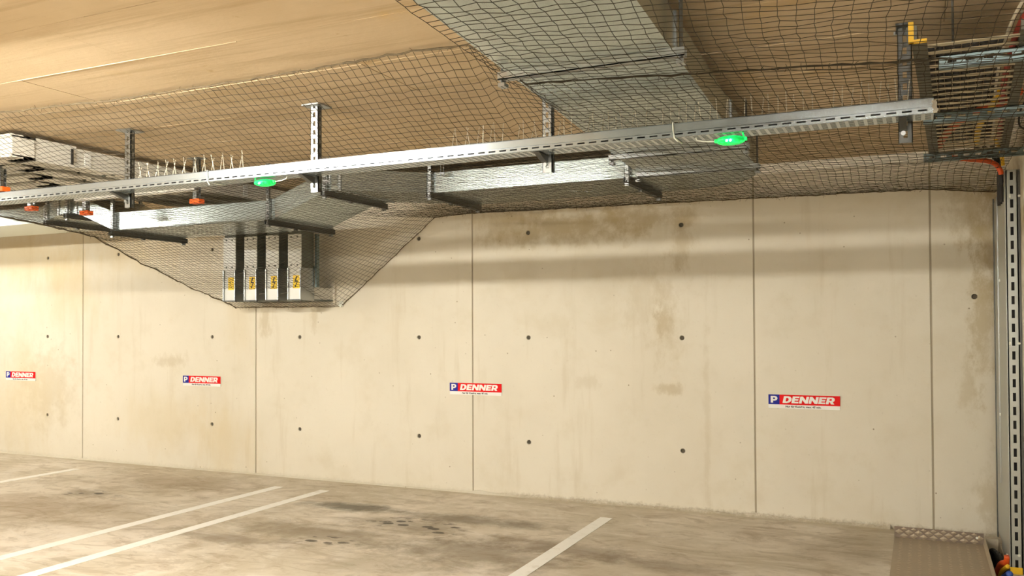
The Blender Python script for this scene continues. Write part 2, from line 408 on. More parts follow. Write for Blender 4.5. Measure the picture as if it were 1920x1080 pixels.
# ------------------------------------------------------------------ luminaires (above the frame, plus added fill behind the camera)
def make_luminaire(x, y, s, i):
    r = thing('ceiling_luminaire', (x, y, H), 'white batten luminaire '+('in the row nearest the cable tray' if 0 < y < 3 else 'beside the far duct run' if y > 3 else 'added as fill with deep skirts far from the cable tray' if x < -2 else 'added as fill without skirts far from the cable tray'), 'lamp', 'batten luminaires on the garage ceiling')
    zt = 2.62
    MB().box(x-.80, x+.80, y-.16, y+.16, zt+.017, zt+.05).build('housing', M['lampbody'], r)  # housing made wide and low to keep tube light off the ceiling
    if y < 0 and x < -2:      # deep skirts added to throw this fill light down to the floor
        for e in (-1, 1): MB().box(x-.80, x+.80, y+e*.115-.005, y+e*.115+.005, zt-.075, zt+.027).build('skirt', M['lampbody'], r)
    MB().tube([(x-.75, y, zt), (x+.75, y, zt)], .022, 10).build('tube', emit('lamp tube %d' % i, LAMP_COL, s), r)
    for e in (-1, 1):
        MB().cbox((x+e*.765, y, zt+.005), (.03, .05, .06)).build('end_cap', M['lampbody'], r)
        MB().tube([(x+e*.5, y, zt+.05), (x+e*.5, y, H)], .005, 6).build('stem', M['strut'], r)
for i, (x, y, s) in enumerate(LAMPS): make_luminaire(x, y, s, i)

# ------------------------------------------------------------------ parking lines
def line(name, pts, label, group=None):
    m = MB(); m.prism(pts, 2, .0003, .0025)
    tag(m.build(name, M['paint']), label, 'marking', group)
line('parking_line', [(-8.16, 1.2), (-8.06, 1.2), (-8.05, 6.52), (-8.15, 6.52)], 'white painted bay line on the floor farthest from the checker plate')
line('parking_line', [(-5.48, 1.2), (-5.38, 1.2), (-5.40, 6.56), (-5.50, 6.56)], 'white floor line of the close pair, the one farther from the checker plate')
line('parking_line', [(-4.93, 1.2), (-4.82, 1.2), (-4.89, 6.58), (-4.99, 6.58)], 'white floor line of the close pair, the one nearer the checker plate')
line('parking_line', [(-2.20, 1.2), (-2.09, 1.2), (-2.18, 6.53), (-2.28, 6.53)], 'single white painted bay line on the floor nearest the checker plate')

# ------------------------------------------------------------------ parking signs
LET = {'D': (.84, [[(0, 0), (.45, 0), (.7, .1), (.84, .35), (.84, .65), (.7, .9), (.45, 1), (0, 1)], [(.27, .24), (.42, .24), (.55, .38), (.55, .62), (.42, .76), (.27, .76)]]),
 'E': (.70, [[(0, 0), (.70, 0), (.70, .24), (.28, .24), (.28, .39), (.64, .39), (.64, .61), (.28, .61), (.28, .76), (.70, .76), (.70, 1), (0, 1)]]),
 'N': (.90, [[(0, 0), (.27, 0), (.27, .52), (.63, 0), (.9, 0), (.9, 1), (.63, 1), (.63, .48), (.27, 1), (0, 1)]]),
 'R': (.84, [[(0, 0), (.27, 0), (.27, .3), (.36, .3), (.52, 0), (.84, 0), (.64, .35), (.77, .48), (.79, .68), (.72, .88), (.55, 1), (0, 1)], [(.27, .52), (.45, .52), (.51, .58), (.51, .7), (.45, .77), (.27, .77)]]),
 'P': (.78, [[(0, 0), (.28, 0), (.28, .3), (.5, .3), (.7, .4), (.78, .58), (.78, .74), (.7, .9), (.5, 1), (0, 1)], [(.28, .53), (.45, .53), (.52, .6), (.52, .7), (.45, .77), (.28, .77)]])}
def outline_mesh(polys, mat, name, ext=.0006):
    cu = bpy.data.curves.new(name, 'CURVE'); cu.dimensions = '2D'; cu.fill_mode = 'BOTH'; cu.extrude = ext
    for p in polys:
        sp = cu.splines.new('POLY'); sp.points.add(len(p)-1)
        for q, (x, y) in zip(sp.points, p): q.co = (x, y, 0, 1)
        sp.use_cyclic_u = True
    o = bpy.data.objects.new(name, cu); COL.objects.link(o)
    me = bpy.data.meshes.new_from_object(o); bpy.data.objects.remove(o); me.name = name
    me.transform(Matrix.Rotation(math.pi/2, 4, 'X')); me.materials.clear(); me.materials.append(mat)
    return me
def word(txt, x0, y0, hgt, width, shear):
    tot = sum(LET[c][0] for c in txt)+.07*(len(txt)-1); sx = (width-shear*hgt)/tot; x = 0; out = []
    for c in txt:
        w_, ps = LET[c]
        for p in ps: out.append([(x0+(x+px)*sx+shear*py*hgt, y0+py*hgt) for px, py in p])
        x += w_+.07
    return out
SW, SH = .52, .105; GH = SH*.72
me_letters = outline_mesh(word('DENNER', .105, SH-GH+.0125, .052, .385, .22), M['white'], 'lettering')
me_p = outline_mesh(word('P', .017, SH-GH+.0125, .052, .050, 0), M['white'], 'letter_p')
fc = bpy.data.curves.new('fine', 'FONT'); fc.body = 'Nur für Kunden, max. 45 min.'; fc.size = .0195; fc.offset = .0006; fc.extrude = .0004; fc.shear = .15
fo = bpy.data.objects.new('fine', fc); COL.objects.link(fo); me_f = bpy.data.meshes.new_from_object(fo); bpy.data.objects.remove(fo)
mx = max(v.co.x for v in me_f.vertices); me_f.transform(Matrix.Scale(.26/mx, 4, (1, 0, 0)))
me_f.transform(Matrix.Rotation(math.pi/2, 4, 'X')); me_f.materials.clear(); me_f.materials.append(M['ink'])
def sign(x, zt, label):
    z0 = zt-SH
    r = thing('parking_sign', (x, W, z0), label, 'sign', 'parking signs on the back wall')
    MB().box(x, x+SW, W-.006, W-.0005, z0, zt).build('plate', M['white'], r, bevel=.001)
    MB().box(x, x+.083, W-.0072, W-.0058, z0+SH-GH, zt).build('blue_panel', M['blue'], r)
    MB().box(x+.083, x+SW, W-.0072, W-.0058, z0+SH-GH, zt).build('red_panel', M['red'], r)
    for nm, me in (('lettering', me_letters), ('letter_p', me_p)): link(nm, me, (x, W-.0078, z0), r)
    link('small_print', me_f, (x+.125, W-.0064, z0+.009), r)
sign(-1.075, .956, 'red, blue and white parking sign nearest the checker plate')
sign(-3.877, .980, 'red, blue and white parking sign mounted across a vertical wall joint')
sign(-7.10, .979, 'red, blue and white parking sign below and left of the busbar wall entry')
sign(-9.92, .974, 'red, blue and white parking sign farthest from the checker plate')

# ------------------------------------------------------------------ ventilation duct
DH, DD = .152, .72
du = thing('ventilation_duct', (-3.0, 6.0, 2.31), 'rectangular galvanised ventilation duct bending under the ceiling along the wall', 'duct')
def xsec(p, ex=0): x, yf, zb = p; return [(x, yf-ex, zb-ex), (x, yf+DD+ex, zb-ex), (x, yf+DD+ex, zb+DH+ex), (x, yf-ex, zb+DH+ex)]
def duct_piece(p, q, n, seams=True):
    m = MB(); rings = []
    for i in range(n+1):
        f_ = i/n; c = [p[k]+(q[k]-p[k])*f_ for k in range(3)]
        if 0 < i < n: c[1] += random.uniform(-.0022, .0022)
        rings.append(xsec(c))
    vs = [v for r_ in rings for v in r_]; fs = [(0, 1, 2, 3), tuple(4*n+j for j in (3, 2, 1, 0))]
    for i in range(n):
        for j in range(4): fs.append((4*i+j, 4*i+(j+1) % 4, 4*i+4+(j+1) % 4, 4*i+4+j))
    m.quadmesh(vs, fs); return m.build('duct_section', M['duct'], du)
def flange(p, w=.012):
    m = MB(); a = xsec((p[0]-w, p[1], p[2]), .008); c = xsec((p[0]+w, p[1], p[2]), .008)
    m.hexa(a+c); return m.build('flange', M['strut'], du)
path = [(-1.70, 5.77, 2.5), (-3.35, 5.77, 2.5), (-3.87, 5.34, 2.5), (-4.0, 5.34, 2.5), (-4.5, 5.33, 2.312), (-6.17, 5.33, 2.31), (-6.63, 5.33, 2.487), (-6.86, 5.33, 2.487), (-7.5, 5.68, 2.487), (-11.5, 5.68, 2.487)]
for p, q, n in zip(path[:-1], path[1:], (8, 2, 1, 1, 8, 1, 1, 1, 16)): duct_piece(p, q, n)
for k in (1, 2, 3, 4, 5, 6, 7, 8): flange(path[k], .009)
# trunk running towards the wall, with the rounded elbow
def trunk(y0, y1):
    def xl(y): return -1.41-(y-2.34)*.0845
    def xr(y): return -.785-(y-2.6)*.049
    m = MB(); n = max(1, round((y1-y0)/.4)); rings = []
    for i in range(n+1):
        yy = y0+(y1-y0)*i/n; dz = 0 if i in (0, n) else random.uniform(-.0025, .0025)
        rings.append([(xl(yy), yy, 2.5+dz), (xr(yy), yy, 2.5+dz), (xr(yy), yy, 2.5+DH), (xl(yy), yy, 2.5+DH)])
    vs = [v for r_ in rings for v in r_]; fs = [(0, 1, 2, 3), tuple(4*n+j for j in (3, 2, 1, 0))]
    for i in range(n):
        for j in range(4): fs.append((4*i+j, 4*i+(j+1) % 4, 4*i+4+(j+1) % 4, 4*i+4+j))
    m.quadmesh(vs, fs); return m.build('duct_section', M['duct'], du)
trunk(.4, 1.75); trunk(1.75, 3.2); trunk(3.2, 4.6); trunk(4.6, 5.55)
el = [(-1.69, 5.55), (-.93, 5.55)]
for k in range(1, 9):
    a = math.pi/2*k/8; el.append((-1.70+.77*math.cos(a)**.8, 5.55+.94*math.sin(a)**.8))
el += [(-1.70, 6.49), (-1.70, 5.77)]
MB().prism(el, 2, 2.5, 2.5+DH).build('duct_elbow', M['duct'], du)
for yy in (3.2, 4.6):
    xl_, xr_ = -1.41-(yy-2.34)*.0845, -.785-(yy-2.6)*.049
    m = MB(); m.box(xl_-.008, xr_+.008, yy-.009, yy+.009, 2.492, 2.5+DH+.008); m.build('flange', M['strut'], du)
# hangers carrying the duct
def slotted(m, c0, c1, wdir, ddir, w, d, slot, pitch):
    """slotted channel web from c0 to c1; wdir = width direction, ddir = depth direction (flanges)"""
    c0 = Vector(c0); c1 = Vector(c1); L = (c1-c0).length; ax = (c1-c0)/L; wd_ = Vector(wdir); dd = Vector(ddir); th = .003
    def bx(a0, a1, w0, w1, d0, d1):
        P = lambda a, b_, c_: tuple(c0+ax*a+wd_*b_+dd*c_)
        m.hexa([P(a0, w0, d0), P(a1, w0, d0), P(a1, w1, d0), P(a0, w1, d0), P(a0, w0, d1), P(a1, w0, d1), P(a1, w1, d1), P(a0, w1, d1)])
    sw = w*.30
    bx(0, L, -w/2, -sw/2, 0, th); bx(0, L, sw/2, w/2, 0, th)
    a = 0
    while a < L:
        bx(a, min(L, a+pitch-slot), -sw/2, sw/2, 0, th); a += pitch
    bx(0, L, -w/2, -w/2+th, 0, d); bx(0, L, w/2-th, w/2, 0, d)
def duct_hanger(x, yf, zb, label, dd=DD, tone='darkstrut'):
    r = thing('duct_hanger', (x, yf+dd/2, zb-.04), label, 'bracket', 'hangers under the ventilation duct')
    m = MB(); m.box(x-.02, x+.02, yf-.05, yf+dd+.075, zb-.042, zb-.037); m.box(x-.02, x-.016, yf-.05, yf+dd+.075, zb-.042, zb-.001); m.box(x+.016, x+.02, yf-.05, yf+dd+.075, zb-.042, zb-.001)
    m.build('cross_strut', M[tone], r)
    m = MB(); slotted(m, (x, yf-.035, zb-.06), (x, yf-.035, H), (1, 0, 0), (0, 1, 0), .03, .02, .02, .04); m.build('drop_channel', M['strut'], r)
    m = MB(); slotted(m, (x, yf+dd+.055, zb-.06), (x, yf+dd+.055, H), (1, 0, 0), (0, -1, 0), .03, .02, .02, .04); m.build('drop_channel', M['strut'], r)
    MB().cbox((x, yf+.3, zb-.048), (.024, .024, .014)).build('bolt', M['darkstrut'], r)
duct_hanger(-1.80, 5.77, 2.5, 'hanger strut under the straight duct run beside the elbow')
duct_hanger(-3.345, 5.77, 2.5, 'hanger strut where the duct run meets the offset piece')
duct_hanger(-3.99, 5.34, 2.5, 'hanger strut at the top of the sloping duct piece')
duct_hanger(-4.51, 5.33, 2.312, 'hanger strut at the foot of the slope above the busbars')
duct_hanger(-6.17, 5.33, 2.31, 'hanger strut at the far end of the lowered duct')
duct_hanger(-6.72, 5.33, 2.487, 'hanger strut beyond the lowered duct under the short raised piece')
duct_hanger(-7.33, 5.60, 2.487, 'hanger strut at the far duct run left of the bends')
def trunk_hanger(yy, label, x0=None, x1=None):
    xl_ = x0 if x0 is not None else -1.41-(yy-2.34)*.0845-.03; xr_ = x1 if x1 is not None else -.785-(yy-2.6)*.049+.05
    r = thing('duct_hanger', ((xl_+xr_)/2, yy, 2.46), label, 'bracket', 'hangers under the ventilation duct')
    m = MB(); m.box(xl_, xr_, yy-.02, yy+.02, 2.468, 2.472); m.box(xl_, xr_, yy-.02, yy-.016, 2.468, 2.499); m.box(xl_, xr_, yy+.016, yy+.02, 2.468, 2.499)
    m.build('cross_strut', M['strut'], r)
    for x in (xl_+.016, xr_-.016):
        for k in (-1, 0, 1): MB().tube([(x, yy+k*.014, 2.44), (x, yy+k*.014, H)], .004, 6).build('threaded_rod', M['darkstrut'], r)
        MB().cbox((x, yy, 2.448), (.028, .04, .014)).build('nut', M['strut'], r)
trunk_hanger(3.14, 'long bright hanger strut under the wide trunk duct before the cable tray')
trunk_hanger(4.96, 'hanger strut under the trunk duct just behind the green beacon')
trunk_hanger(5.62, 'hanger strut under the duct elbow', -1.70, -.90)
trunk_hanger(1.5, 'hanger strut under the trunk duct far in front of the cable tray')
for (px, py, lab) in (((829, 312), 330, 'short threaded clip hanging in front of the straight duct run'), ((615, 322), 345, 'short threaded clip hanging in front of the duct beside the slope')):
    p = onY(px[0], px[1], 5.70 if px[0] > 700 else 5.27); q = onY(px[0], py, p.y)
    r = thing('duct_clip', (p.x, p.y, q.z), lab, 'bracket')
    for e in (-1, 1): MB().tube([(p.x+e*.012, p.y, q.z), (p.x+e*.012, p.y, H)], .0045, 6).build('rod', M['strut'], r)
    MB().cbox((p.x, p.y, q.z+.02), (.036, .014, .014)).build('clamp', M['strut'], r)

# ------------------------------------------------------------------ busbar trunking
BW, PITCH_B = .151, .258
ZB0, ZB1 = 2.575, 2.70
stk_poly = [(.016, .055), (.024, .055), (.014, .034), (.028, .034), (.014, .008), (.019, .008), (.010, .002), (.007, .012), (.011, .010), (.020, .028), (.006, .028)]
def beam(m, a, c, axis, w, z0, z1):
    """I-edged box beam: body recessed between an upper and a lower lip"""
    lip = .016
    if axis == 'y':
        x0, x1 = w; y0, y1 = a, c
        m.box(x0+.010, x1-.010, y0, y1, z0+lip*.5, z1-lip*.5)
        m.box(x0, x1, y0, y1, z0, z0+lip); m.box(x0, x1, y0, y1, z1-lip, z1)
    else:
        y0, y1 = w; x0, x1 = a, c
        m.box(x0, x1, y0+.010, y1-.010, z0+lip*.5, z1-lip*.5)
        m.box(x0, x1, y0, y1, z0, z0+lip); m.box(x0, x1, y0, y1, z1-lip, z1)
sides = ['outermost, beside the wall recess end', 'second from the outermost', 'third from the outermost', 'innermost, farthest from the sloping duct']
for i in range(4):
    xr_ = -5.143-PITCH_B*i; xl_ = xr_-BW; yc = 3.66+PITCH_B*i; yv = 6.50
    r = thing('busbar_trunking', ((xl_+xr_)/2, W, 1.73), 'pale grey busbar trunking entering the wall, '+['at the end nearest the sloping duct', 'second from the end nearest the sloping duct', 'second from the end with the faded sticker', 'the one with a faded spotted sticker'][i], 'busbar', 'busbar trunkings entering the wall')
    # run parallel to the wall and the enlarged corner elbow
    m = MB(); beam(m, -11.0-i*.2, xl_-.35, 'x', (yc, yc+BW), ZB0, ZB1); m.build('straight_run', M['bus'], r)
    e = .010; m = MB(); z0, z1 = ZB0-e, ZB1+e
    beam(m, xl_-.35, xr_+e, 'x', (yc-e, yc+BW+e), z0, z1); beam(m, yc+BW*.5, yc+.46, 'y', (xl_-e, xr_+e), z0, z1); m.build('corner_elbow', M['bus'], r)
    MB().box(xr_+.001, xr_+.008, yc+.425, yc+.44, z0+.02, z1-.02).build('joint_gap', M['black'], r)
    m = MB(); beam(m, yc+.46, yv+.02, 'y', (xl_, xr_), ZB0, ZB1); m.build('straight_run', M['bus'], r)
    for yy in (yc+.54, 5.75):
        MB().box(xl_-.004, xr_-.005, yy, yy+.05, ZB0+.014, ZB1-.02).build('joint_plate', M['busplate'], r)
    for yy in (4.45, 4.75, 5.2):
        for xa in (xr_-.03, xl_+.03): MB().cbox((xa, yy+i*.05, ZB0-.003), (.02, .02, .008)).build('bolt', M['busdark'], r)
    # drop
    yb = yv+.19
    m = MB(); m.box(xl_+.006, xr_-.006, yv+.008, yb, 1.76, ZB1); m.build('drop', M['busdark'], r)
    m = MB(); m.box(xl_, xr_, yv-.004, yv+.006, 2.035, 2.345); m.build('upper_cover', M['busplate'], r, bevel=.002)
    MB().box(xl_+.012, xr_-.012, yv+.002, yv+.010, 1.745, 2.035).build('lower_cover', M['busplate'], r)
    for xa in (xl_, xr_-.010): MB().box(xa, xa+.010, yv-.012, yb, 1.735, 2.035).build('side_lip', M['strut'], r)
    m = MB(); m.box(xl_, xr_, yv-.012, yv+.012, 1.735, 1.745); m.build('base_lip', M['darkstrut'], r)
    for z in (2.06, 2.32):
        for xa in (xl_+.04, xr_-.04): MB().tube([(xa, yv-.010, z), (xa, yv-.002, z)], .008, 8).build('bolt', M['busdark'], r)
    # stub into the wall
    m = MB(); m.box(xl_+.006, xr_-.006, yb-.02, W-.013, 1.745, 1.86); m.build('wall_stub', M['bus'], r)
    MB().box(xl_+.002, xr_-.002, yb-.01, W-.031, 1.735, 1.747).build('stub_base', M['busdark'], r)
    s = MB(); sx = xr_-.014-.080; s.box(sx, sx+.074, yv-.0005, yv+.003, 1.845, 1.965); so = s.build('warning_sticker', M['sticker'], r)
    if i < 3:
        k = 1.9; mb = MB(); mb.prism([(sx+.005+u*k, 1.85+v*k) for u, v in stk_poly], 1, yv-.002, yv-.0005); mb.build('bolt_symbol', M['ink'], so)
    else:
        mb = MB()
        for q in range(9): mb.cbox((sx+.012+random.random()*.05, yv-.001, 1.86+random.random()*.09), (.008, .001, .008))
        mb.build('faded_symbol', M['ink'], so)
    if i < 3:
        for z in (2.0, 1.80): MB().tube([(xl_-PITCH_B+BW-.002, yv+.03, z), (xl_+.002, yv+.02, z+.012)], .003, 5).build('tie_wire', M['strut'], r)
# cross piece behind the drops and fire-stop mortar in the wall opening
b = MB(); b.box(-6.10, -5.12, 6.70, 6.73, 2.02, 2.06); b.box(-5.135, -5.115, 6.69, 6.73, 1.86, 2.36)
tag(b.build('busbar_bracket', M['ladder']), 'steel angle bracket behind the four busbar drops', 'bracket')
b = MB(); x0, x1, z0, z1 = -6.28, -5.125, 1.70, 1.945; y0 = W-.03
b.box(x0, x1, y0, W+.01, z0, z0+.03); b.box(x1-.045, x1, y0, W+.01, z0+.03, z1); b.box(x0, x0+.03, y0, W+.01, z0+.03, z1); b.box(x0+.03, x1-.045, y0, W+.01, z1-.02, z1); b.box(x0+.03, x1-.045, W-.012, W+.01, z0+.03, z1-.02)
tag(b.build('fire_stop_collar', M['mortar']), 'cream mortar collar framing the busbar entry in the wall', 'collar')

def busbar_hanger(x, y, zb, label, strut=None):
    r = thing('busbar_hanger', (x, y, zb), label, 'bracket', 'hangers carrying the busbar trunking')
    m = MB(); slotted(m, (x-.022, y, zb), (x-.022, y, H-.006), (0, 1, 0), (1, 0, 0), .041, .04, .02, .05); m.build('channel', M['strut'], r)
    m = MB(); slotted(m, (x, y-.023, zb), (x, y-.023, H-.006), (1, 0, 0), (0, 1, 0), .041, .02, .02, .05); m.build('channel_back', M['strut'], r)
    MB().box(x-.06, x+.06, y-.04, y+.04, H-.006, H).build('ceiling_plate', M['strut'], r)
    for e in (-1, 1): MB().box(x+e*.024-.022, x+e*.024+.022, y-.03, y+.03, zb-.022, zb+.012).build('end_cap', M['orange'], r, bevel=.004)
    if strut:
        a, c = strut
        m = MB(); slotted(m, (a[0], a[1]-.05, a[2]+.02), (c[0], c[1]-.05, c[2]+.02), (0, 0, 1), (0, 1, 0), .045, .04, .03, .06)
        m.box(min(a[0], c[0]), max(a[0], c[0]), a[1]-.05, a[1]-.01, a[2]-.006, a[2]-.002)
        m.build('cross_arm', M['bus'], r)
busbar_hanger(-4.83, 4.90, 2.425, 'slotted hanger with orange end cap near the left green beacon', ((-6.07, 4.90, 2.50), (-4.81, 4.90, 2.50)))
busbar_hanger(-6.05, 4.95, 2.415, 'slotted hanger with orange end caps at the far end of the busbar arm')
busbar_hanger(-6.36, 4.70, 2.44, 'slotted hanger with orange end caps beside the far duct bends')
busbar_hanger(-5.60, 3.92, 2.43, 'slotted hanger with an orange cap close to the cable tray below the busbar corners')

# ------------------------------------------------------------------ long perforated cable tray
TY0, TY1, TZ0, TZ1 = 3.865, 3.995, 2.336, 2.396
ct = thing('cable_tray', (-2.5, 3.93, TZ0), 'long galvanised slotted cable tray hung below the ceiling', 'cable tray')
secs = [(.055, -2.402), (-2.404, -4.90), (-4.902, -7.4)]
for k, (xa, xb_) in enumerate(secs):
    L = xa-xb_
    m = MB(); m.box(xb_, xa, TY0, TY0+.0025, TZ0+.024, TZ1); m.box(xb_, xa, TY0, TY0+.012, TZ1-.002, TZ1+.001)
    m.build('side_rail', M['rail'], ct)
    m = MB(); y0, y1 = TY0-.001, TY0+.0015; z0, z1 = TZ0, TZ0+.0215
    m.box(xb_, xa, y0, y1, z0, z0+.0085); m.box(xb_, xa, y0, y1, z1-.0065, z1)
    x = xb_
    while x < xa: m.box(x, min(xa, x+.022), y0, y1, z0+.0085, z1-.0065); x += .058
    m.build('slotted_lip', M['rail'], ct)
    m = MB(); m.box(xb_, xa, TY1-.0025, TY1, TZ0, TZ1); m.build('side_rail', M['rail'], ct)
    # perforated base: rows of strips with bridges
    m = MB(); rows = np.linspace(TY0+.002, TY1-.002, 13)
    for a, c in zip(rows[0::2][:-1], rows[1::2]): m.box(xb_, xa, a, c, TZ0-.001, TZ0+.001)
    m.box(xb_, xa, rows[-1]-.004, rows[-1], TZ0-.001, TZ0+.001)
    x = xb_
    while x < xa: m.box(x, min(xa, x+.014), rows[0], rows[-1], TZ0-.0015, TZ0+.0005); x += .036
    m.build('perforated_base', M['rail'], ct)
p0 = Vector((.055, TY0, TZ0))
m = MB()
for k in range(7): m.cbox((.058+random.uniform(-.004, .006), TY0+.004, TZ0+.004+k*.0065), (.016, .016, .009))
m.build('foam_end', M['cable_white'], ct)
for k, yy in enumerate((3.885, 3.90, 3.925, 3.955)):  # unseen cables added so the tray slots read dark
    pts = [(x, yy+.004*math.sin(3*x+k), TZ0+.012) for x in np.linspace(-7.3, .03, 50)]
    tag(MB().tube(pts, .0095, 6).build('power_cable', M['cable_grey']), 'added dark grey cable darkening the slots of the long cable tray', 'cable', 'added cables inside the long cable tray')
# tray hangers
def tray_hanger(x, label, wide=.05, tone='strut'):
    yf = TY1+.012
    r = thing('tray_hanger', (x, yf, 2.25), label, 'bracket', 'slotted hangers carrying the long cable tray')
    m = MB(); slotted(m, (x, yf, 2.25), (x, yf, H-.006), (1, 0, 0), (0, 1, 0), wide, .03, .028, .05); m.build('upright', M[tone], r)
    m = MB(); slotted(m, (x+wide/2+.001, yf+.018, 2.25), (x+wide/2+.001, yf+.018, H-.006), (0, 1, 0), (-1, 0, 0), .03, .004, .028, .05); m.build('side_flange', M['darkstrut'], r)
    MB().box(*((x-.055, x+.065) if tone == 'strut' else (x-.032, x+.032)), yf-.045, yf+.075, H-.008, H).build('ceiling_plate', M[tone], r)
    MB().tube([(x-.035, yf+.05, H-.018), (x-.035, yf+.05, H-.006)], .008, 6).build('bolt', M['strut'], r)
    m = MB(); m.prism([(TY0+.02, TZ0-.003), (yf, TZ0-.003), (yf, TZ0-.038), (yf-.03, TZ0-.034), (TY0+.04, TZ0-.010)], 0, x-.022, x+.006); m.build('cantilever_arm', M['darkstrut'], r)
    MB().tube([(x-.008, yf-.012, 2.29), (x-.008, yf+.004, 2.29)], .010, 8).build('bolt', M['strut'], r)
tray_hanger(-4.53, 'slotted hanger of the cable tray beside the busbar trunking')
tray_hanger(-3.08, 'slotted hanger of the cable tray right of the left green beacon')
tray_hanger(-1.665, 'slotted hanger of the cable tray partly hidden by the trunk duct')
tray_hanger(-.05, 'slotted hanger at the end of the cable tray beside the ladder tray', .054, 'darkstrut')
# bird spikes along the tray
def spikes(x0, x1, label):
    r = thing('bird_spike_strip', ((x0+x1)/2, 3.97, TZ1), label, 'bird spikes', 'bird spike strips on the cable tray')
    MB().box(x0, x1, 3.955, 3.98, TZ1-.003, TZ1+.004).build('strip_base', M['tie'], r)
    x = x0+.02; k = 0
    while x < x1:
        tilt = (.03, -.022)[k % 2]+random.uniform(-.008, .008); lx = random.uniform(-.012, .012)
        MB().tube([(x, 3.968, TZ1), (x+lx, 3.968+tilt, TZ1+.115+random.uniform(-.012, .006))], .0022, 4).build('spike', M['spike'], r)
        x += .036; k += 1
for a, lab in ((-6.2, 'on the tray end over the busbars'), (-4.42, 'just right of the hanger beside the busbars'), (-3.97, 'left of the left green beacon')):
    spikes(a, a+(.42), 'pale bird spike strip '+lab)
for k in range(6):
    a = -2.20+k*.37
    spikes(a, a+.34, 'pale bird spike strip on the tray between its joint and open end')
# zip ties and beacons
def zip_tie(px, label):
    p = onY(px[0], px[1], TY0); x = p.x
    pts = [(x, TY0-.003, TZ1+.004), (x+.002, TY0-.004, TZ0+.03), (x+.006, TY0-.003, TZ0-.004), (x+.008, TY0+.06, TZ0-.006), (x+.006, TY1+.003, TZ0-.004), (x+.002, TY1+.004, TZ1+.004), (x, TY0-.003, TZ1+.004)]
    r = thing('zip_tie', (x, 3.93, TZ0), label, 'zip tie'); MB().tube(pts, .0035, 5).build('loop', M['tie'], r)
    MB().tube([(x+.005, TY0-.003, TZ0-.004), (x+.022, TY0-.006, TZ0-.022)], .003, 5).build('tail', M['tie'], r)
zip_tie((389, 325), 'white zip tie round the cable tray near the busbar hanger'); zip_tie((1262, 240), 'white zip tie round the cable tray below the trunk duct')
def beacon(px, side, label):
    p = onY(px[0], px[1], 3.92); x, y, z = p.x, 3.92, TZ0-.027
    r = thing('green_beacon', (x, y, z), label, 'beacon', 'glowing green beacons under the cable tray')
    n, k = 14, 8; m = MB(); vs = []; fs = []
    for i in range(n+1):
        a = math.pi*i/n; rr = max(.0004, math.sin(a)**.75)
        for j in range(k*2):
            q = 2*math.pi*j/(k*2); vs.append((x-.062*math.cos(a), y+.05*rr*math.cos(q), z+.020*rr*math.sin(q)))
    for i in range(n):
        for j in range(k*2): fs.append((i*2*k+j, i*2*k+(j+1) % (2*k), (i+1)*2*k+(j+1) % (2*k), (i+1)*2*k+j))
    m.quadmesh(vs, fs); m.build('lens', M['green'], r, smooth=True)
    for d in ((-.008, .008) if side < 0 else (.0,)): MB().tube([(x+d, y-.046, z-.008), (x+d, y-.052, z-.010)], .004, 8).build('diode', M['green_core'], r)
    for e in (-1, 1): MB().cbox((x+e*.062, y, z+.002), (.016, .02, .014)).build('end_lug', M['green'], r)
    MB().tube([(x+side*.066, y, z+.002), (x+side*.12, y, z+.006), (x+side*.15, y, z+.014), (x+side*.155, y, TZ0)], .003, 5).build('lead', M['tie'], r)
    MB().tube([(x-side*.06, y-.01, z+.006), (x-side*.055, y-.02, TZ0)], .004, 5).build('tie', M['green'], r)
beacon((1370, 257), -1, 'glowing green beacon under the cable tray below the trunk duct'); beacon((497, 337), 1, 'glowing green beacon under the cable tray next to the busbars and sloping duct')

# ------------------------------------------------------------------ ladder tray by the right wall
LZ = 2.50
lt = thing('ladder_tray', (.22, 4.7, LZ), 'blue grey cable ladder with many rungs under the ceiling beside the riser', 'cable ladder')
XA, XB_ = .018, .415
def lx(xn, yy): return xn
m = MB(); m.hexa([(-.02, 3.43, LZ-.002), (-.002, 3.43, LZ-.002), (.078, 5.9, LZ-.002), (.06, 5.9, LZ-.002), (-.02, 3.43, LZ+.06), (-.002, 3.43, LZ+.06), (.078, 5.9, LZ+.06), (.06, 5.9, LZ+.06)])
m.hexa([(-.005, 3.43, LZ-.004), (.03, 3.43, LZ-.004), (.11, 5.9, LZ-.004), (.07, 5.9, LZ-.004), (-.005, 3.43, LZ), (.03, 3.43, LZ), (.11, 5.9, LZ), (.07, 5.9, LZ)])
m.build('side_rail', M['ladderdark'], lt)
m = MB(); m.hexa([(.32, 3.43, LZ-.004), (.36, 3.43, LZ-.004), (.475, 5.98, LZ-.004), (.435, 5.98, LZ-.004), (.32, 3.43, LZ+.06), (.36, 3.43, LZ+.06), (.475, 5.98, LZ+.06), (.435, 5.98, LZ+.06)])
m.build('side_rail', M['ladderdark'], lt)
k = 0; yy = 3.5
while yy < 5.85:
    f_ = (yy-3.43)/2.5; xa = -.004+.08*f_; xb_ = .325+.115*f_
    m = MB(); m.hexa([(xa, yy, LZ), (xb_, yy+.11*.0, LZ), (xb_, yy+.030, LZ), (xa, yy+.030, LZ), (xa, yy, LZ+.004), (xb_, yy, LZ+.004), (xb_, yy+.030, LZ+.004), (xa, yy+.030, LZ+.004)])
    m.build('rung', M['rung'], lt); yy += .096; k += 1
m = MB(); m.box(-.028, .03, 3.418, 3.432, LZ-.008, LZ+.004); m.box(-.030, -.012, 3.41, 3.432, LZ-.008, LZ+.066); m.build('end_cap', M['yellow'], lt)
